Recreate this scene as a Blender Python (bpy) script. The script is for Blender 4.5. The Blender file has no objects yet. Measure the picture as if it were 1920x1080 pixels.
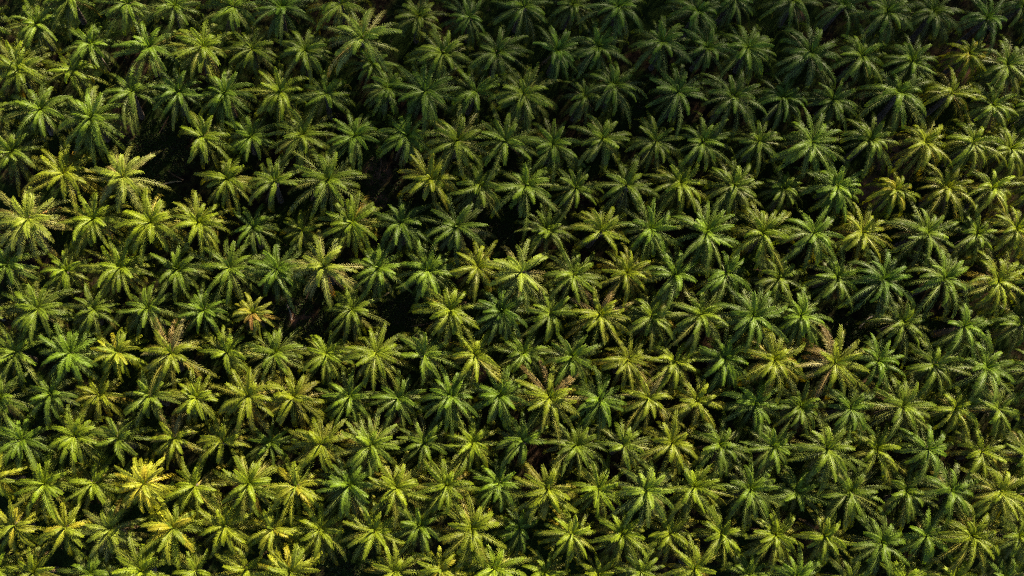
import bpy, math, random
from mathutils import Vector, Quaternion, Matrix, noise

# ------------------------------------------------------------------ camera, sky, sun, exposure
F_PX = 1950.0                       # focal length in pixels of the 1920 wide photograph
TILT = math.radians(16.0)
AX, AY = 0.45, 0.893                # the way the camera leans off the vertical
SLOPE = 0.255                        # the land rises gently the same way
CAM_Z = 183.0
SUN_AZ = (0.55, 0.83)             # towards the sun, on the ground
SUN_EL = math.radians(33.0)

scene = bpy.context.scene
col = scene.collection
cam_data = bpy.data.cameras.new("camera")
cam = bpy.data.objects.new("camera", cam_data)
col.objects.link(cam)
fwd = Vector((math.sin(TILT) * AX, math.sin(TILT) * AY, -math.cos(TILT))).normalized()
CAM_Q = Vector((0, 0, -1)).rotation_difference(fwd)
CAM_P = Vector((0, 0, CAM_Z))
cam.rotation_mode = 'QUATERNION'
cam.rotation_quaternion = CAM_Q
cam.location = CAM_P
cam_data.sensor_fit = 'HORIZONTAL'
cam_data.sensor_width = 36.0
cam_data.lens = 36.0 * F_PX / 1920.0
cam_data.clip_start = 1.0
cam_data.clip_end = 8000.0
scene.camera = cam

saz = Vector((SUN_AZ[0], SUN_AZ[1], 0)).normalized()
sun_dir = Vector((saz.x * math.cos(SUN_EL), saz.y * math.cos(SUN_EL), math.sin(SUN_EL)))
world = bpy.data.worlds.new("World")
scene.world = world
world.use_nodes = True
wn = world.node_tree
for n in list(wn.nodes): wn.nodes.remove(n)
sky = wn.nodes.new('ShaderNodeTexSky')
sky.sky_type = 'NISHITA'
sky.sun_disc = False
sky.sun_elevation = SUN_EL
sky.air_density = 0.3
sky.dust_density = 0.3
sky.ozone_density = 0.6
sky.sun_rotation = math.atan2(sun_dir.x, sun_dir.y)
bg = wn.nodes.new('ShaderNodeBackground')
bg.inputs['Strength'].default_value = 0.095
wo = wn.nodes.new('ShaderNodeOutputWorld')
wn.links.new(sky.outputs[0], bg.inputs[0])
wn.links.new(bg.outputs[0], wo.inputs[0])
sd = bpy.data.lights.new("sun", 'SUN')
sd.energy = 5.0
sd.angle = math.radians(0.5)
sd.color = (1.0, 0.87, 0.62)
so = bpy.data.objects.new("sun", sd)
so.rotation_mode = 'QUATERNION'
so.rotation_quaternion = Vector((0, 0, 1)).rotation_difference(sun_dir)
so.location = sun_dir * 300
col.objects.link(so)
scene.view_settings.view_transform = 'Standard'
scene.view_settings.look = 'None'
scene.view_settings.exposure = 1.75
scene.view_settings.gamma = 1.0
scene.cycles.use_denoising = False
scene.cycles.pixel_filter_type = 'BLACKMAN_HARRIS'
scene.cycles.filter_width = 0.95

# ------------------------------------------------------------------ helpers
def ground_z(x, y):
    base = SLOPE * (AX * x + AY * y)
    return base + 0.5 * noise.noise(Vector((x * 0.03, y * 0.03, 3.1)))

def at(px, py, h):
    """the point h metres above the land that the photograph shows at pixel px, py"""
    r = CAM_Q @ Vector(((px - 960) / F_PX, (540 - py) / F_PX, -1.0))
    t = (CAM_Z - h) / -r.z
    for _ in range(12):
        p = CAM_P + r * t
        e = p.z - (ground_z(p.x, p.y) + h)
        t += e / -(r.z - SLOPE * (AX * r.x + AY * r.y))
    return CAM_P + r * t

def tag(o, label=None, cat=None, group=None, kind=None):
    if label: o['label'] = label
    if cat: o['category'] = cat
    if group: o['group'] = group
    if kind: o['kind'] = kind

class MB:
    """collects vertices and faces for one mesh, with a colour for every vertex"""
    def __init__(self): self.v, self.f, self.c = [], [], []
    def add(self, p, c):
        self.v.append((p.x, p.y, p.z)); self.c.append(c); return len(self.v) - 1
    def mesh(self, name, mat):
        m = bpy.data.meshes.new(name)
        m.from_pydata(self.v, [], self.f)
        a = m.attributes.new('tint', 'FLOAT_COLOR', 'POINT')
        flat = []
        for c in self.c: flat += [c[0], c[1], c[2], 1.0]
        a.data.foreach_set('color', flat)
        m.materials.append(mat)
        m.update()
        return m

def new_mat(name):
    m = bpy.data.materials.new(name); m.use_nodes = True
    t = m.node_tree
    for n in list(t.nodes): t.nodes.remove(n)
    out = t.nodes.new('ShaderNodeOutputMaterial')
    return m, t, out

def leaf_material(name, rough=0.48, spec=0.20, trans=0.26):
    m, t, out = new_mat(name)
    N = t.nodes.new; L = t.links.new
    att = N('ShaderNodeAttribute'); att.attribute_name = 'tint'
    oi = N('ShaderNodeObjectInfo')
    mul = N('ShaderNodeMix'); mul.data_type = 'RGBA'; mul.blend_type = 'MULTIPLY'
    mul.inputs[0].default_value = 1.0
    L(att.outputs['Color'], mul.inputs[6]); L(oi.outputs['Color'], mul.inputs[7])
    geo = N('ShaderNodeNewGeometry')
    nz = N('ShaderNodeTexNoise'); nz.inputs['Scale'].default_value = 1.6; nz.inputs['Detail'].default_value = 3
    L(geo.outputs['Position'], nz.inputs['Vector'])
    hs = N('ShaderNodeHueSaturation')
    mr = N('ShaderNodeMapRange'); mr.inputs[1].default_value = .3; mr.inputs[2].default_value = .7
    mr.inputs[3].default_value = 0.75; mr.inputs[4].default_value = 1.25
    L(nz.outputs['Fac'], mr.inputs[0]); L(mr.outputs[0], hs.inputs['Value'])
    L(mul.outputs[2], hs.inputs['Color'])
    b = N('ShaderNodeBsdfPrincipled')
    b.inputs['Roughness'].default_value = rough
    b.inputs['Specular IOR Level'].default_value = spec
    L(hs.outputs[0], b.inputs['Base Color'])
    tr = N('ShaderNodeBsdfTranslucent')
    hs2 = N('ShaderNodeHueSaturation'); hs2.inputs['Saturation'].default_value = 1.15; hs2.inputs['Value'].default_value = 1.5
    hs2.inputs['Hue'].default_value = 0.49
    L(hs.outputs[0], hs2.inputs['Color']); L(hs2.outputs[0], tr.inputs['Color'])
    mx = N('ShaderNodeMixShader'); mx.inputs[0].default_value = trans
    L(b.outputs[0], mx.inputs[1]); L(tr.outputs[0], mx.inputs[2]); L(mx.outputs[0], out.inputs[0])
    return m

M_LEAF = leaf_material('palm_leaf')
M_DEAD = leaf_material('dry_palm_leaf', 0.8, 0.1, 0.12)
M_WEED = leaf_material('weed_leaf', 0.6, 0.2, 0.25)

def bark_material():
    m, t, out = new_mat('palm_bark')
    N = t.nodes.new; L = t.links.new
    tc = N('ShaderNodeTexCoord')
    nz = N('ShaderNodeTexNoise'); nz.inputs['Scale'].default_value = 5; nz.inputs['Detail'].default_value = 6
    L(tc.outputs['Object'], nz.inputs['Vector'])
    cr = N('ShaderNodeValToRGB')
    cr.color_ramp.elements[0].position = .3; cr.color_ramp.elements[0].color = (.045, .032, .022, 1)
    cr.color_ramp.elements[1].position = .75; cr.color_ramp.elements[1].color = (.20, .155, .11, 1)
    L(nz.outputs['Fac'], cr.inputs[0])
    b = N('ShaderNodeBsdfPrincipled'); b.inputs['Roughness'].default_value = .9
    L(cr.outputs[0], b.inputs['Base Color'])
    bp = N('ShaderNodeBump'); bp.inputs['Strength'].default_value = .6; bp.inputs['Distance'].default_value = .05
    L(nz.outputs['Fac'], bp.inputs['Height']); L(bp.outputs[0], b.inputs['Normal'])
    L(b.outputs[0], out.inputs[0])
    return m
M_BARK = bark_material()

def soil_material():
    m, t, out = new_mat('plantation_soil')
    N = t.nodes.new; L = t.links.new
    geo = N('ShaderNodeNewGeometry')
    def noise_n(scale, detail, dist=0.0):
        n = N('ShaderNodeTexNoise'); n.inputs['Scale'].default_value = scale
        n.inputs['Detail'].default_value = detail; n.inputs['Distortion'].default_value = dist
        L(geo.outputs['Position'], n.inputs['Vector']); return n
    a = noise_n(.11, 5, .6); b_ = noise_n(.9, 8, .4); c = noise_n(6, 6)
    r1 = N('ShaderNodeValToRGB')
    e = r1.color_ramp.elements
    e[0].position = .30; e[0].color = (.008, .006, .004, 1)
    e[1].position = .72; e[1].color = (.11, .052, .030, 1)
    x = e.new(.5); x.color = (.022, .013, .008, 1)
    L(b_.outputs['Fac'], r1.inputs[0])
    r2 = N('ShaderNodeValToRGB')
    e = r2.color_ramp.elements
    e[0].position = .3; e[0].color = (.006, .011, .003, 1)
    e[1].position = .75; e[1].color = (.030, .052, .009, 1)
    L(c.outputs['Fac'], r2.inputs[0])
    add = N('ShaderNodeMath'); add.operation = 'ADD'
    L(a.outputs['Fac'], add.inputs[0])
    s = N('ShaderNodeMath'); s.operation = 'MULTIPLY'; s.inputs[1].default_value = .5
    L(b_.outputs['Fac'], s.inputs[0]); L(s.outputs[0], add.inputs[1])
    mr = N('ShaderNodeMapRange'); mr.inputs[1].default_value = .60; mr.inputs[2].default_value = .80
    L(add.outputs[0], mr.inputs[0])
    mx = N('ShaderNodeMix'); mx.data_type = 'RGBA'
    L(mr.outputs[0], mx.inputs[0]); L(r1.outputs[0], mx.inputs[6]); L(r2.outputs[0], mx.inputs[7])
    # openings where the orange soil lies bare
    acc = None
    for (px, py, r_) in ((1675, 300, 3.6), (707, 325, 2.2), (708, 372, 1.6), (236, 240, 2.0), (1625, 727, 1.3), (562, 590, 2.2), (1640, 362, 3.0),
                         (900, 700, 1.2), (835, 640, 1.0), (1665, 985, 1.2), (1500, 30, 1.0), (1800, 120, 3.0)):
        p = at(px, py, 0)
        dn = N('ShaderNodeVectorMath'); dn.operation = 'DISTANCE'; dn.inputs[1].default_value = p
        L(geo.outputs['Position'], dn.inputs[0])
        m1 = N('ShaderNodeMapRange'); m1.inputs[1].default_value = r_ * 1.3; m1.inputs[2].default_value = r_ * .5
        L(dn.outputs['Value'], m1.inputs[0])
        if acc is None: acc = m1.outputs[0]
        else:
            mm = N('ShaderNodeMath'); mm.operation = 'MAXIMUM'; L(acc, mm.inputs[0]); L(m1.outputs[0], mm.inputs[1]); acc = mm.outputs[0]
    nm = N('ShaderNodeMath'); nm.operation = 'MULTIPLY_ADD'; nm.inputs[1].default_value = 2.4; nm.inputs[2].default_value = -1.2
    L(b_.outputs['Fac'], nm.inputs[0])
    sm = N('ShaderNodeMath'); sm.operation = 'ADD'; sm.use_clamp = True; L(acc, sm.inputs[0])
    gate = N('ShaderNodeMath'); gate.operation = 'MULTIPLY'; L(nm.outputs[0], gate.inputs[0]); L(acc, gate.inputs[1]); L(gate.outputs[0], sm.inputs[1])
    bare = N('ShaderNodeMix'); bare.data_type = 'RGBA'
    rb = N('ShaderNodeValToRGB'); rb.color_ramp.elements[0].color = (.07, .035, .02, 1); rb.color_ramp.elements[1].color = (.26, .14, .085, 1)
    L(c.outputs['Fac'], rb.inputs[0])
    L(sm.outputs[0], bare.inputs[0]); L(mx.outputs[2], bare.inputs[6]); L(rb.outputs[0], bare.inputs[7])
    bs = N('ShaderNodeBsdfPrincipled'); bs.inputs['Roughness'].default_value = 1.0; bs.inputs['Specular IOR Level'].default_value = .05
    L(bare.outputs[2], bs.inputs['Base Color'])
    bp = N('ShaderNodeBump'); bp.inputs['Strength'].default_value = .8; bp.inputs['Distance'].default_value = .15
    L(c.outputs['Fac'], bp.inputs['Height']); L(bp.outputs[0], bs.inputs['Normal'])
    L(bs.outputs[0], out.inputs[0])
    return m
M_SOIL = soil_material()

# ------------------------------------------------------------------ the land: one sheet, fine near, coarse far
def build_ground():
    xs = [-3000, -1200, -500, -250] + [-160 + 4 * i for i in range(96)] + [300, 600, 1300, 3000]
    ys = [-3000, -1200, -500, -250] + [-140 + 4 * i for i in range(81)] + [260, 600, 1300, 3000]
    v = []; f = []
    for y in ys:
        for x in xs:
            v.append((x, y, ground_z(x, y)))
    n = len(xs)
    for j in range(len(ys) - 1):
        for i in range(n - 1):
            a = j * n + i
            f.append((a, a + 1, a + 1 + n, a + n))
    m = bpy.data.meshes.new('ground'); m.from_pydata(v, [], f)
    for p in m.polygons: p.use_smooth = True
    m.materials.append(M_SOIL)
    o = bpy.data.objects.new('ground', m); col.objects.link(o)
    tag(o, kind='structure')
build_ground()

# ------------------------------------------------------------------ palm pieces
H0 = 9.0       # height of the crown's heart above the palm's foot
UP = Vector((0, 0, 1))

def frond(mb, rng, origin, az, elev, L, bend, tint, width=1.0, pairs=30, dry=False, twist=0.0, side_bend=0.0):
    """one feather-shaped frond: a tapered rachis and two rows of narrow drooping leaflets"""
    n = 12
    pts = [origin.copy()]; tans = []
    e = elev; a = az
    for i in range(n):
        s = (i + .5) / n
        e -= bend / n * (0.35 + 1.3 * s)
        a += side_bend / n * (0.3 + 1.4 * s)
        e = max(e, -1.50)
        d = Vector((math.cos(e) * math.cos(a), math.cos(e) * math.sin(a), math.sin(e)))
        tans.append(d); pts.append(pts[-1] + d * (L / n))
    tans.append(tans[-1])
    rc = (tint[0] * 1.3 + .02, tint[1] * 1.2 + .02, tint[2] * 1.2 + .01)
    prev = None
    sides = []
    for i, p in enumerate(pts):
        t = tans[min(i, n)]
        aa = az + side_bend * (i / n)
        sd_ = Vector((-math.sin(aa), math.cos(aa), 0))
        u = t.cross(sd_).normalized() * -1
        if u.z < 0 and abs(t.z) < .98: u = -u
        tw = twist * i / n
        q = Quaternion(t, tw)
        sd_ = q @ sd_; u = q @ u
        sides.append((sd_, u))
        s = i / n
        w = (0.10 * (1 - s) ** 1.3 + 0.012) * (1.25 if i == 0 else 1)
        ring = [mb.add(p + sd_ * w, rc), mb.add(p - sd_ * w, rc), mb.add(p - u * w * .9, rc)]
        if prev:
            for k in range(3):
                k2 = (k + 1) % 3
                mb.f.append((prev[k], prev[k2], ring[k2], ring[k]))
        prev = ring
    s0 = .13
    for k in range(pairs):
        s = s0 + (1 - s0) * (k + rng.random() * .35) / pairs
        x = s * n; i = min(int(x), n - 1); fr = x - i
        p = pts[i].lerp(pts[i + 1], fr)
        t = tans[i].lerp(tans[min(i + 1, n)], fr).normalized()
        sv = sides[i][0]; u = sides[i][1]
        ll = width * (0.50 + 0.72 * math.sin(math.pi * min(1, (s - .02) ** .95)) ** .6) * .56
        for sg, lift0 in ((-1, -.60), (1, -.60), (-1, .22), (1, .22)):
            if rng.random() < (.3 if dry else .04): continue
            l = ll * rng.uniform(.80, 1.12)
            fw = rng.uniform(.42, .68) + .9 * s * s
            lift = lift0 + rng.uniform(-.18, .18)
            d = (sv * sg + t * fw + u * lift).normalized()
            dr = rng.uniform(.35, .95) + (.5 if dry else 0)
            mid = p + d * l * .5
            d2 = (d - UP * dr).normalized()
            tip = mid + d2 * l * .5
            wv = (t - d * t.dot(d)).normalized() * (0.035 if not dry else .032)
            g = rng.uniform(.82, 1.2)
            c0 = tuple(q_ * g for q_ in tint)
            yl = rng.uniform(1.0, 1.3)
            c1 = (c0[0] * yl * 1.08, c0[1] * yl, c0[2] * .95)
            a0 = mb.add(p - wv * .6, c0); a1 = mb.add(p + wv * .6, c0)
            b0 = mb.add(mid - wv, c0); b1 = mb.add(mid + wv, c0)
            c_ = mb.add(tip, c1)
            mb.f.append((a0, a1, b1, b0)); mb.f.append((b0, b1, c_))

GREEN = (.070, .112, .010)
PALETTES = {
 'golden': [(.33, .31, .02), (.28, .29, .02), (.22, .25, .018), (.33, .28, .02), (.28, .30, .02)],
 'stunted': [(.22, .12, .03), (.28, .27, .02), (.26, .18, .03), (.13, .15, .02), (.20, .22, .02)],
 'yellowish': [(.21, .23, .013), (.16, .20, .012), (.27, .25, .015), (.13, .17, .012), (.18, .21, .012)],
 'browned': [(.19, .14, .04), (.16, .115, .035), (.20, .18, .05)],
}
def crown_mesh(seed, palette=None, brown_az=1.4, droopy=False):
    rng = random.Random(seed)
    mb = MB()
    n = rng.randint(30, 44)
    full = rng.uniform(-8, 8)              # some crowns stand up, others hang open
    wide = rng.uniform(.90, 1.08)
    gap = rng.uniform(0, 6.28)             # a thin side
    az0 = rng.uniform(0, 6.28)
    lean = rng.uniform(0, 6.28)
    for i in range(n):
        t = (i + 1) / n
        az = az0 + i * 2.39996 + rng.gauss(0, .20)
        el = math.radians(66 + full - 84 * t ** .9 + rng.uniform(-10, 10) + (8 if droopy else 0))
        if t > .3 and math.cos(az - gap) > .8 and rng.random() < .45: continue
        L = wide * (3.2 + 3.6 * min(1, t * 1.8)) * (1.12 if droopy else 1) * (rng.uniform(.82, 1.12) if rng.random() < .85 else rng.uniform(.6, .85))
        bend = math.radians(76 + 16 * t + rng.uniform(-20, 24) + (26 if droopy else 0))
        age = t
        r_, g_, b_ = GREEN
        k = rng.uniform(.85, 1.15)
        # young fronds fresh green, old ones duller and yellower
        w = min(1, max(0, age - .15) * 1.1) * rng.uniform(.2, 1.0)
        kh = (.165, .158, .036)
        c = tuple((p_ * (1 - w) + q_ * w) * k for p_, q_ in zip(GREEN, kh))
        y_ = max(0, 1 - age / .38)      # the youngest fronds are a fresh lime green
        c = tuple(p_ * (1 - y_) + q_ * y_ * k for p_, q_ in zip(c, (.120, .180, .008)))
        if age > .6 and rng.random() < .07: c = (c[0] * 1.4, c[1] * 1.05, c[2] * .9)
        az_ = az
        if palette in ('golden', 'stunted', 'yellowish'):
            c = tuple(q_ * k for q_ in rng.choice(PALETTES[palette]))
        elif palette == 'browned':
            if t > .25 and math.cos(az - brown_az) > .25 and rng.random() < .7: c = rng.choice(PALETTES['browned'])
            else: c = (c[0] * 1.55, c[1] * 1.25, c[2])
        o = Vector((math.cos(az_) * .22 * t, math.sin(az_) * .22 * t, H0 - .15 - .55 * t + .2))
        frond(mb, rng, o, az_, el, L, bend, c, width=rng.uniform(.92, 1.1), twist=rng.uniform(-.9, .9),
              side_bend=rng.gauss(0, .32))
    return mb.mesh('crown', M_LEAF)

def dead_frond_mesh(seed):
    rng = random.Random(seed)
    mb = MB()
    frond(mb, rng, Vector((.25, 0, H0 - .7)), 0, math.radians(-25), rng.uniform(4.2, 5.4), math.radians(62),
          rng.choice(((.10, .063, .028), (.085, .055, .024), (.13, .09, .045))), width=.75, pairs=30, dry=True, twist=rng.uniform(-.6, .6))
    return mb.mesh('dead_frond', M_DEAD)

def spear_mesh(seed):
    rng = random.Random(seed)
    mb = MB()
    for k in range(2):
        az = rng.uniform(0, 6.28)
        frond(mb, rng, Vector((0, 0, H0)), az, math.radians(rng.uniform(80, 87)), rng.uniform(2.0, 3.0), math.radians(rng.uniform(4, 25)),
              (.12, .18, .02), width=.34, pairs=22)
    return mb.mesh('spear_leaf', M_LEAF)

def trunk_mesh(seed):
    rng = random.Random(seed)
    v = []; f = []
    seg = 14; rings = 34
    for j in range(rings + 1):
        s = j / rings
        z = -0.6 + s * (H0 + .5)
        r = .42 - .10 * s + .22 * max(0, s - .82) / .18
        if s < .08: r += .12 * (1 - s / .08)
        for i in range(seg):
            a = i / seg * 2 * math.pi + j * .22
            rr = r * (1 + (.16 if (i + j) % 2 else -.08) + rng.uniform(-.06, .06))
            v.append((rr * math.cos(a), rr * math.sin(a), z))
    for j in range(rings):
        for i in range(seg):
            a = j * seg + i; b = j * seg + (i + 1) % seg
            f.append((a, b, b + seg, a + seg))
    f.append(tuple(rings * seg + i for i in range(seg)))
    # old leaf bases standing out round the top of the stem
    for k in range(26):
        a = k * 2.4; z = H0 - 1.9 + k * .06
        r0 = .36; base = Vector((math.cos(a) * r0, math.sin(a) * r0, z))
        out_ = Vector((math.cos(a) * .6, math.sin(a) * .6, .8)).normalized()
        sd_ = Vector((-math.sin(a), math.cos(a), 0))
        tip = base + out_ * rng.uniform(.3, .55)
        o = len(v)
        for p, w, th in ((base, .13, .09), (tip, .07, .05)):
            un = sd_.cross(out_)
            for (x_, y_) in ((-w, -th), (w, -th), (w, th), (-w, th)):
                q = p + sd_ * x_ + un * y_; v.append((q.x, q.y, q.z))
        f += [(o, o + 1, o + 5, o + 4), (o + 1, o + 2, o + 6, o + 5), (o + 2, o + 3, o + 7, o + 6), (o + 3, o, o + 4, o + 7), (o + 4, o + 5, o + 6, o + 7)]
    m = bpy.data.meshes.new('trunk'); m.from_pydata(v, [], f); m.materials.append(M_BARK)
    return m

NP = 32
CROWNS = [crown_mesh(100 + i) for i in range(NP)]
DROOPY = [crown_mesh(200 + i, droopy=True) for i in range(9)]
SPECIAL_CROWNS = {'YY': [crown_mesh(701, 'golden')], 'O': [crown_mesh(702, 'stunted')],
                  'Y': [crown_mesh(703, 'yellowish'), crown_mesh(704, 'yellowish'), crown_mesh(705, 'yellowish')],
                  'o': [crown_mesh(706, 'browned', 1.1), crown_mesh(707, 'browned', 1.7)], 'oL': [crown_mesh(708, 'browned', 3.0)]}
DEADS = [dead_frond_mesh(300 + i) for i in range(5)]
SPEARS = [spear_mesh(400 + i) for i in range(5)]
TRUNKS = [trunk_mesh(500 + i) for i in range(3)]

# ------------------------------------------------------------------ where the palms stand: crown hearts in the photograph, row by row
# x, y [, kind [, size]]   kinds: g green, d dark (top rows: shade put into the tint), y yellow-green, Y bright yellow, o orange-brown tips, p pale
ROWS = [
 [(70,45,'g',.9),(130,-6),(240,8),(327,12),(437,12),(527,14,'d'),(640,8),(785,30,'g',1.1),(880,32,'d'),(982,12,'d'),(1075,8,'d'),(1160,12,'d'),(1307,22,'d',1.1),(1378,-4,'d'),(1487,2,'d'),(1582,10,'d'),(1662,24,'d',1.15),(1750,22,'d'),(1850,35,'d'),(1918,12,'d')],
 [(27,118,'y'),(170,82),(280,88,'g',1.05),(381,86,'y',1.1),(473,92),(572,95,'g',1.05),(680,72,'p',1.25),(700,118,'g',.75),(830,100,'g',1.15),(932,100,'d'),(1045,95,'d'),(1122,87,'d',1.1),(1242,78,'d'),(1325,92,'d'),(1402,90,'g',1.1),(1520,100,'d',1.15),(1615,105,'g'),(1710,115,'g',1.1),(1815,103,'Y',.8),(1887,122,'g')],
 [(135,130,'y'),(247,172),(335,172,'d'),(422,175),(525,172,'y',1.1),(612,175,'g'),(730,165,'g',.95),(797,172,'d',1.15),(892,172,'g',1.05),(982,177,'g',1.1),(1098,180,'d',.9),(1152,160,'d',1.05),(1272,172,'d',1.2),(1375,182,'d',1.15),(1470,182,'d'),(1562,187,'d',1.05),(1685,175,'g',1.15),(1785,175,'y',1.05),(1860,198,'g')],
 [(75,205,'g',1.2),(172,222,'g',1.2),(380,255,'y'),(470,257),(567,252,'g',1.15),(665,255),(765,255,'g',1.1),(857,265,'g',1.1),(947,265),(1037,270,'g',1.1),(1130,260),(1230,265),(1317,267),(1422,265,'g',1.05),(1522,267,'g',1.1),(1632,262,'g',1.05),(1735,267,'y',1.05),(1825,267,'y'),(1897,277,'y',1.05)],
 [(22,285),(120,325,'y',1.05),(230,332,'p',1.15),(425,335,'y',1.1),(515,340,'g',1.1),(615,337,'g',1.15),(807,335,'y',1.1),(900,347,'g',1.05),(987,347,'g',1.15),(1080,352,'g',.9),(1175,347,'g',1.05),(1277,342,'y'),(1377,347,'g',1.15),(1472,352),(1570,350,'g',1.1),(1680,355,'Y',.8),(1775,352,'y',1.1),(1862,352,'y',1.05)],
 [(52,412,'p',1.3),(175,412,'y',1.05),(282,417,'y',1.15),(372,417,'y',1.05),(475,425),(567,432,'y',.75),(660,417,'y',1.1),(752,417,'d',1.15),(857,425,'d',1.1),(1025,430,'g',.95),(1127,432,'y',1.15),(1220,430,'g',1.1),(1325,435,'g',1.1),(1430,437,'y',1.1),(1525,437,'g',1.1),(1617,435,'y',1.05),(1737,437,'g',1.2),(1832,437,'g',1.05),(1905,430,'y')],
 [(12,497,'g',1.05),(125,507,'y',.95),(225,502,'y',1.15),(332,505,'g',1.05),(430,502,'g',1.15),(520,505,'g',1.1),(607,500,'p',1.2),(710,502),(802,507,'g',1.05),(897,500,'y',1.1),(977,510,'p',1.15),(1075,515,'g',1.05),(1175,512,'y',.95),(1267,515,'g',1.1),(1362,512,'g',1.05),(1460,520,'g',1.1),(1570,520,'g',1.05),(1657,525,'d',1.15),(1770,522,'g',1.15),(1870,527,'y',1.15)],
 [(70,580,'g',1.15),(175,580),(277,577),(382,582,'g',.95),(475,587,'O',.72),(660,580,'g',1.05),(845,582,'y',1.1),(942,582,'d',1.05),(1032,587,'g',.95),(1125,590,'o',1.1),(1222,592,'g',1.1),(1315,590,'g',1.1),(1412,592,'d',1.1),(1502,592,'g',1.1),(1692,605,'g'),(1807,612,'g',1.15),(1915,607,'g')],
 [(30,660),(130,662,'g',1.1),(220,660,'Y',.85),(320,662,'o',1.25),(425,660,'y',1.1),(517,662,'g',1.05),(612,665,'y',.9),(705,662,'y',1.1),(795,665,'g',1.05),(892,665,'y',1.1),(982,662,'g',1.05),(1072,670,'g'),(1177,675,'y'),(1267,677,'y',1.05),(1360,672,'g',1.1),(1452,675,'y',1.1),(1565,680,'oL',1.2),(1647,677,'g'),(1750,685,'g',1.1),(1850,690,'g',1.15)],
 [(2,748),(97,740),(185,740,'y'),(282,740,'g'),(367,745,'y',1.05),(465,742,'y',1.15),(550,745,'y',1.15),(655,745,'g'),(745,747,'g',1.05),(845,742,'g',1.15),(937,740,'g',1.1),(1030,745,'o',1.15),(1125,750,'g',1.1),(1215,747,'o',1.15),(1307,752,'y'),(1417,757,'g',1.1),(1500,762,'g',.95),(1595,765,'g',1.1),(1692,762,'g',1.1),(1792,765,'y',1.05),(1872,767,'g',1.05)],
 [(40,825,'g',1.1),(140,817,'y',1.1),(220,822,'g'),(327,822,'o',1.0),(417,827,'y',1.1),(507,830,'g',.9),(602,832,'y',1.05),(695,835,'g',1.05),(797,830,'g'),(887,830,'y'),(980,827,'g',1.1),(1080,835),(1170,835,'g',1.05),(1260,830,'y',1.05),(1350,835,'g',1.05),(1450,837,'g',1.1),(1552,842,'g',1.15),(1645,842,'y',1.1),(1740,842,'g',1.1),(1840,847,'y',1.15),(1922,850)],
 [(-6,893,'Y',.9),(82,907,'y',1.05),(175,905,'y'),(270,907,'YY',1.1),(365,912,'y',1.05),(467,907,'y',1.05),(555,912,'Y',1.05),(655,910,'g',1.05),(742,915,'y',1.05),(837,910,'y',1.1),(935,907,'g',1.05),(1027,917,'y',1.15),(1122,917,'y',1.05),(1212,920,'p',1.15),(1302,912,'y',1.05),(1407,917,'g',1.1),(1495,922,'g',1.1),(1592,922,'g',1.1),(1700,922,'g',1.15),(1782,920,'g',1.15),(1875,922,'y',1.1)],
 [(27,985,'Y',.95),(122,990,'Y',1.1),(207,992,'p',1.15),(322,990,'Y',1.1),(422,985,'y',1.05),(512,992,'Y'),(600,992,'y',1.15),(702,995,'y',1.1),(787,985,'g',.9),(885,992,'y',1.2),(975,990,'g'),(1072,1000,'y',1.05),(1167,1000,'y',1.05),(1257,1000,'y',1.1),(1352,1000,'y',1.0),(1455,1002,'y',1.05),(1545,1005,'y',1.05),(1652,1017,'g',1.25),(1737,1005,'g',1.05),(1822,1005,'y',1.15),(1910,1005,'g')],
 [(-8,1068,'y'),(65,1072,'y',1.05),(168,1076,'g'),(265,1070,'y',1.1),(367,1070,'y',1.1),(462,1067,'y',1.1),(545,1072,'Y'),(740,1072,'y',1.05),(827,1068,'Y',1.0),(927,1067,'y',1.1),(1022,1075,'y'),(1122,1077,'y',.9),(1202,1072,'g'),(1302,1065,'y'),(1405,1077,'g'),(1492,1080,'g'),(1592,1088,'g'),(1695,1092,'y'),(1790,1085,'y'),(1882,1085,'g')],
]
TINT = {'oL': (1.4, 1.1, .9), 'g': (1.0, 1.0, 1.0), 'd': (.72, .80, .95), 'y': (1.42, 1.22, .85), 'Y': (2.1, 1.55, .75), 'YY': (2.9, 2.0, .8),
        'o': (1.55, 1.12, .9), 'O': (2.6, 1.3, .8), 'p': (1.75, 1.5, 2.2)}
LOOK = {'oL': 'brown tinged', 'g': 'green', 'd': 'dark green', 'y': 'yellow green', 'Y': 'yellowish', 'YY': 'bright yellow',
        'o': 'brown tinged', 'O': 'small orange and yellow', 'p': 'pale green'}
ORD = ['', 'first', 'second', 'third', 'fourth', 'fifth', 'sixth', 'seventh', 'eighth', 'ninth', 'tenth', 'eleventh', 'twelfth',
       'thirteenth', 'fourteenth', 'fifteenth', 'sixteenth', 'seventeenth', 'eighteenth', 'nineteenth', 'twentieth', 'twenty-first', 'twenty-second', 'twenty-third']
ROWNAME = ['top'] + [ORD[i] for i in range(2, len(ROWS))] + ['bottom']
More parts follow.
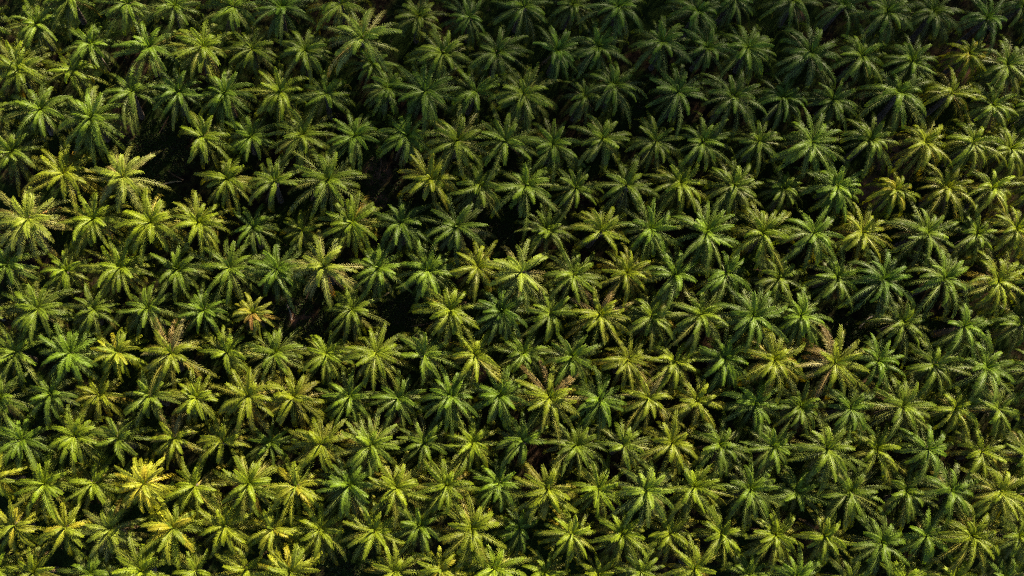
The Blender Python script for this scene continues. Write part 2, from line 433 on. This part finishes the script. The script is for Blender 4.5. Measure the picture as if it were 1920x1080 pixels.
SPECIAL = {
 (680,72): 'large pale oil palm with long grey-green fronds, near the top left of centre',
 (1815,103): 'small yellow oil palm among green ones near the top right corner',
 (1680,355): 'small bright yellow oil palm beside bare brown soil at the right',
 (475,587): 'small stunted orange and yellow oil palm at the left end of the clearing',
 (660,580): 'green oil palm standing alone in the long dark clearing left of centre',
 (270,907): 'bright golden yellow oil palm, the yellowest of all, at the lower left',
 (320,662): 'large oil palm with brown upper fronds spread like a fan, at the left',
 (230,332): 'pale oil palm with buff fronds on its right, beside the mossy clearing',
 (52,412): 'largest pale oil palm by the left edge with long fronds to the right',
 (207,992): 'large pale blue-green oil palm between two yellow ones at the lower left',
 (322,990): 'vivid yellow green oil palm just below the bright golden yellow palm',
 (567,432): 'small yellow green oil palm with a short tight crown, left of centre',
 (1030,745): 'oil palm with orange upper fronds and yellow green heart right of centre',
 (615,337): 'large green oil palm on the left side of the bare brown gap',
 (807,335): 'yellow green oil palm on the right side of the bare brown gap',
 (1025,430): 'green oil palm just right of the small black gap near the middle',
 (857,425): 'dark green oil palm just left of the small black gap near the middle',
 (845,582): 'yellow green oil palm at the right end of the long dark clearing',
 (1125,590): 'oil palm with reddish brown upper fronds over a yellow green heart',
 (327,822): 'oil palm with one golden frond and dry brown lower fronds, lower left',
 (1565,680): 'large oil palm with pinkish brown left fronds at the right',
 (1735,267): 'oil palm with its trunk in view over bare orange soil, right side',
 (220,660): 'small bright yellow oil palm left of the fan-shaped brown one',
 (1652,1017): 'large green oil palm with arching umbrella crown near the lower right',
}

rng = random.Random(7)
def child(name, mesh, parent, rz=0.0, tint=(1, 1, 1)):
    o = bpy.data.objects.new(name, mesh)
    col.objects.link(o); o.parent = parent
    o.rotation_euler = (0, 0, rz)
    o.color = (tint[0], tint[1], tint[2], 1)
    return o

PALMS = []
for ri, row in enumerate(ROWS):
    if row[0][0] > 38: row.insert(0, (row[0][0] - 97, row[0][1] + 2))
    if row[-1][0] < 1885: row.append((row[-1][0] + 92, row[-1][1] + 3))
    for ci, it in enumerate(row):
        px, py = it[0], it[1]
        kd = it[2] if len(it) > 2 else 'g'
        sz = it[3] if len(it) > 3 else 1.0
        sz *= rng.uniform(.92, 1.09) * 1.02
        zs = .93 + .45 * (sz - .93) + rng.uniform(-.07, .07) + (.22 if kd in ('O', 'YY') else .12 if kd == 'Y' else 0)
        hk = H0 * zs
        p = at(px, py, hk)
        root = bpy.data.objects.new('oil_palm', None)
        col.objects.link(root)
        root.empty_display_size = .5
        tl = math.radians(rng.uniform(0, 8)); ta = rng.uniform(0, 6.28)
        q = Quaternion(Vector((math.cos(ta), math.sin(ta), 0)), tl)
        off = q @ Vector((0, 0, hk))
        base = p - off
        root.rotation_mode = 'QUATERNION'; root.rotation_quaternion = q
        base.z = ground_z(base.x, base.y)
        root.location = base
        root.scale = (sz, sz, zs)
        lab = SPECIAL.get((px, py))
        if not lab:
            big = 'large ' if sz > 1.12 else ('small ' if sz < .93 else '')
            lab = '%s%s oil palm, %s from the left in the %s row%s' % (
                big, LOOK[kd], ORD[ci + 1], ROWNAME[ri], '' if ri in (0, len(ROWS) - 1) else ' from the top')
        tag(root, lab, 'palm tree', 'oil palms planted in rows')
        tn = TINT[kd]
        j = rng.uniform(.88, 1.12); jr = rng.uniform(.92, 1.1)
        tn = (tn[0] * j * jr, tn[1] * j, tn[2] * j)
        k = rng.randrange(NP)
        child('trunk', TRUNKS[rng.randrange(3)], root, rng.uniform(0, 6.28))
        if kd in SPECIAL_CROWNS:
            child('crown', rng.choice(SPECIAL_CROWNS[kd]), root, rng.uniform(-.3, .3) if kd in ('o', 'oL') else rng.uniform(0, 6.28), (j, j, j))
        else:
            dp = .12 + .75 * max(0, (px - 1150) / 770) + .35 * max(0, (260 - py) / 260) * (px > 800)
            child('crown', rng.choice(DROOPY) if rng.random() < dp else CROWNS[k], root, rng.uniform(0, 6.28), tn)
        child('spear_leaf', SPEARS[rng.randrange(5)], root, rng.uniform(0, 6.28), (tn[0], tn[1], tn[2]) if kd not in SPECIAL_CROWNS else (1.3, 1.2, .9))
        for d in range(rng.choice((0, 1, 1, 2, 2, 3))):
            child('dead_frond', DEADS[rng.randrange(5)], root, rng.uniform(0, 6.28))
        PALMS.append((p, base))
print('palms', len(PALMS))

# ------------------------------------------------------------------ the plantation goes on all round, beyond the frame
import numpy as np
def far_palms():
    pr = []
    for sd_ in range(4):
        r2 = random.Random(900 + sd_)
        mb = MB()
        for i in range(24):
            t = (i + 1) / 24
            az = i * 2.39996 + r2.uniform(-.15, .15)
            c = tuple(q * r2.uniform(.85, 1.2) for q in GREEN)
            frond(mb, r2, Vector((0, 0, H0 - .5 * t)), az, math.radians(76 - 92 * t ** .8), (3.6 + 3.0 * min(1, t * 1.9)),
                  math.radians(58 + 22 * t), c, width=1.05, pairs=14)
        pr.append((np.array(mb.v), np.array(mb.c), mb.f))
    V = []; C_ = []; FC = []; o = 0
    r2 = random.Random(77)
    spots = []
    for j in range(-7, 16):
        y = 82.5 * j + 12
        for i in range(-2, 26):
            x = 96 * i + (48 if j % 2 else 0) - 20
            if -75 < x < 1995 and -70 < y < 1140: continue
            spots.append((x + r2.uniform(-8, 8), y + r2.uniform(-8, 8)))
    for (x, y) in spots:
        p = at(x, y, H0)
        gz = ground_z(p.x, p.y)
        v, c, f = pr[r2.randrange(4)]
        a = r2.uniform(0, 6.28); ca, sa = math.cos(a), math.sin(a)
        w = np.stack([v[:, 0] * ca - v[:, 1] * sa + p.x, v[:, 0] * sa + v[:, 1] * ca + p.y, v[:, 2] + gz], 1)
        V.append(w); C_.append(c * r2.uniform(.85, 1.1)); FC += [tuple(q + o for q in ff) for ff in f]; o += len(v)
    V = np.concatenate(V); C_ = np.concatenate(C_)
    m = bpy.data.meshes.new('distant_palm_plantation')
    m.from_pydata(V.tolist(), [], FC)
    a = m.attributes.new('tint', 'FLOAT_COLOR', 'POINT')
    a.data.foreach_set('color', np.concatenate([C_, np.ones((len(C_), 1))], 1).astype(np.float32).ravel())
    m.materials.append(M_LEAF)
    ob = bpy.data.objects.new('distant_palm_plantation', m); col.objects.link(ob)
    tag(ob, 'green mass of further oil palms continuing beyond the edges of the photo', 'plantation', kind='stuff')
far_palms()

# ------------------------------------------------------------------ unseen scattering volume added sunward to darken the far side of the plantation
def build_shade_volume():
    import bmesh
    tgt = at(1500, -190, 6)
    c = tgt + sun_dir * 1500
    bm = bmesh.new()
    bmesh.ops.create_icosphere(bm, subdivisions=4, radius=1.0)
    for v in bm.verts:
        n_ = 1 + .22 * noise.noise(v.co * 1.7) + .08 * noise.noise(v.co * 5)
        v.co = Vector((v.co.x * 80 * n_, v.co.y * 28 * n_, v.co.z * 20 * n_))
    m = bpy.data.meshes.new('shade_volume'); bm.to_mesh(m); bm.free()
    mt, t, out = new_mat('shade_vapour')
    pv = t.nodes.new('ShaderNodeVolumePrincipled')
    pv.inputs['Color'].default_value = (1, 1, 1, 1); pv.inputs['Density'].default_value = .03
    pv.inputs['Anisotropy'].default_value = .4
    t.links.new(pv.outputs[0], out.inputs['Volume'])
    m.materials.append(mt)
    o = bpy.data.objects.new('shade_volume', m); o.location = c; col.objects.link(o)
    tag(o, 'unseen vapour mass added towards the sun to shade the far palms', 'shade_volume')
    o['kind'] = 'stuff'
build_shade_volume()

# ------------------------------------------------------------------ weeds under and between the palms, fallen fronds in the openings
def build_weeds():
    r2 = random.Random(55)
    mb = MB()
    def clump(x, y, sc):
        z = ground_z(x, y)
        cb = r2.choice(((.022, .042, .006), (.034, .055, .008), (.05, .066, .010), (.05, .042, .018)))
        for _ in range(r2.randint(5, 8)):
            a = r2.uniform(0, 6.28); e = r2.uniform(.2, 1.1); l = sc * r2.uniform(.25, .7); w = l * .13
            d = Vector((math.cos(a) * math.cos(e), math.sin(a) * math.cos(e), math.sin(e)))
            sdv = Vector((-math.sin(a), math.cos(a), 0)) * w
            p = Vector((x + r2.uniform(-.12, .12), y + r2.uniform(-.12, .12), z - .02))
            m_ = p + d * l * .6; t_ = m_ + (d - UP * .7).normalized() * l * .45
            g = r2.uniform(.75, 1.25); c = tuple(q * g for q in cb)
            i0 = mb.add(p, c); i1 = mb.add(m_ + sdv, c); i2 = mb.add(m_ - sdv, c); i3 = mb.add(t_, c)
            mb.f.append((i0, i1, i2)); mb.f.append((i1, i3, i2))
    for (px, py, rx, ry, n) in ((290, 285, 70, 60, 1500), (715, 340, 35, 50, 350), (940, 420, 45, 40, 500), (570, 595, 75, 40, 1300),
                                (755, 595, 60, 40, 900), (1592, 605, 50, 45, 500), (645, 1060, 40, 30, 500), (1690, 300, 60, 40, 350)):
        for _ in range(n):
            a = r2.uniform(0, 6.28); q = math.sqrt(r2.random())
            p = at(px + rx * q * math.cos(a), py + ry * q * math.sin(a), 0)
            if noise.noise(Vector((p.x * .5, p.y * .5, 9))) < -.12: continue
            clump(p.x, p.y, r2.uniform(.5, 1.2))
    for _ in range(7000):
        p = at(r2.uniform(-20, 1940), r2.uniform(-20, 1100), 0)
        if noise.noise(Vector((p.x * .35, p.y * .35, 4))) < 0: continue
        clump(p.x, p.y, r2.uniform(.5, 1.1))
    o = bpy.data.objects.new('weeds', mb.mesh('weeds', M_WEED)); col.objects.link(o)
    tag(o, 'low green weeds and moss between the palm trunks', 'weeds', kind='stuff')
build_weeds()

def fallen(px, py, az_deg, L_, colr, label):
    r2 = random.Random(px * 7 + py)
    mb = MB()
    frond(mb, r2, Vector((0, 0, .25)), 0, math.radians(6), L_, math.radians(14), colr, width=.5, pairs=26, dry=True, side_bend=r2.uniform(-.5, .5))
    p = at(px, py, 0)
    m = mb.mesh('fallen_frond', M_DEAD)
    o = bpy.data.objects.new('fallen_frond', m); col.objects.link(o)
    o.location = p; o.rotation_euler = (0, math.atan(SLOPE * 0), math.radians(az_deg))
    # follow the slope of the land
    g = Vector((ground_z(p.x + .5, p.y) - ground_z(p.x - .5, p.y), ground_z(p.x, p.y + .5) - ground_z(p.x, p.y - .5)))
    nrm = Vector((-g.x, -g.y, 1)).normalized()
    o.rotation_mode = 'QUATERNION'
    o.rotation_quaternion = UP.rotation_difference(nrm) @ Quaternion(UP, math.radians(az_deg))
    tag(o, label, 'fallen frond', 'fallen fronds lying in the openings')
TAN = (.34, .27, .14); BRN = (.13, .08, .045); GRY = (.30, .26, .22)
fallen(302, 348, 20, 3.6, TAN, 'pale tan fallen frond curving across the mossy clearing at the upper left')
fallen(345, 338, 155, 3.2, BRN, 'dark brown fallen frond beside the pale one in the mossy clearing')
fallen(300, 250, 60, 3.4, BRN, 'brown fallen frond at the top of the mossy clearing')
fallen(575, 560, 70, 3.5, BRN, 'brown fallen frond in the left half of the long dark clearing')
fallen(548, 600, 100, 2.8, GRY, 'greyish fallen frond lying low in the long dark clearing')
fallen(700, 565, 25, 3.6, TAN, 'tan fallen frond above the lone palm in the long dark clearing')
fallen(770, 612, 5, 4.0, BRN, 'brown fallen frond at the right end of the long dark clearing')
fallen(712, 330, 80, 3.2, BRN, 'brown fallen frond in the bare brown gap at the upper centre')
fallen(1610, 615, 50, 3.2, GRY, 'greyish fallen frond in the dark gap at centre right')
fallen(1672, 315, 75, 3.5, BRN, 'brown fallen frond on the bare orange soil at the right')
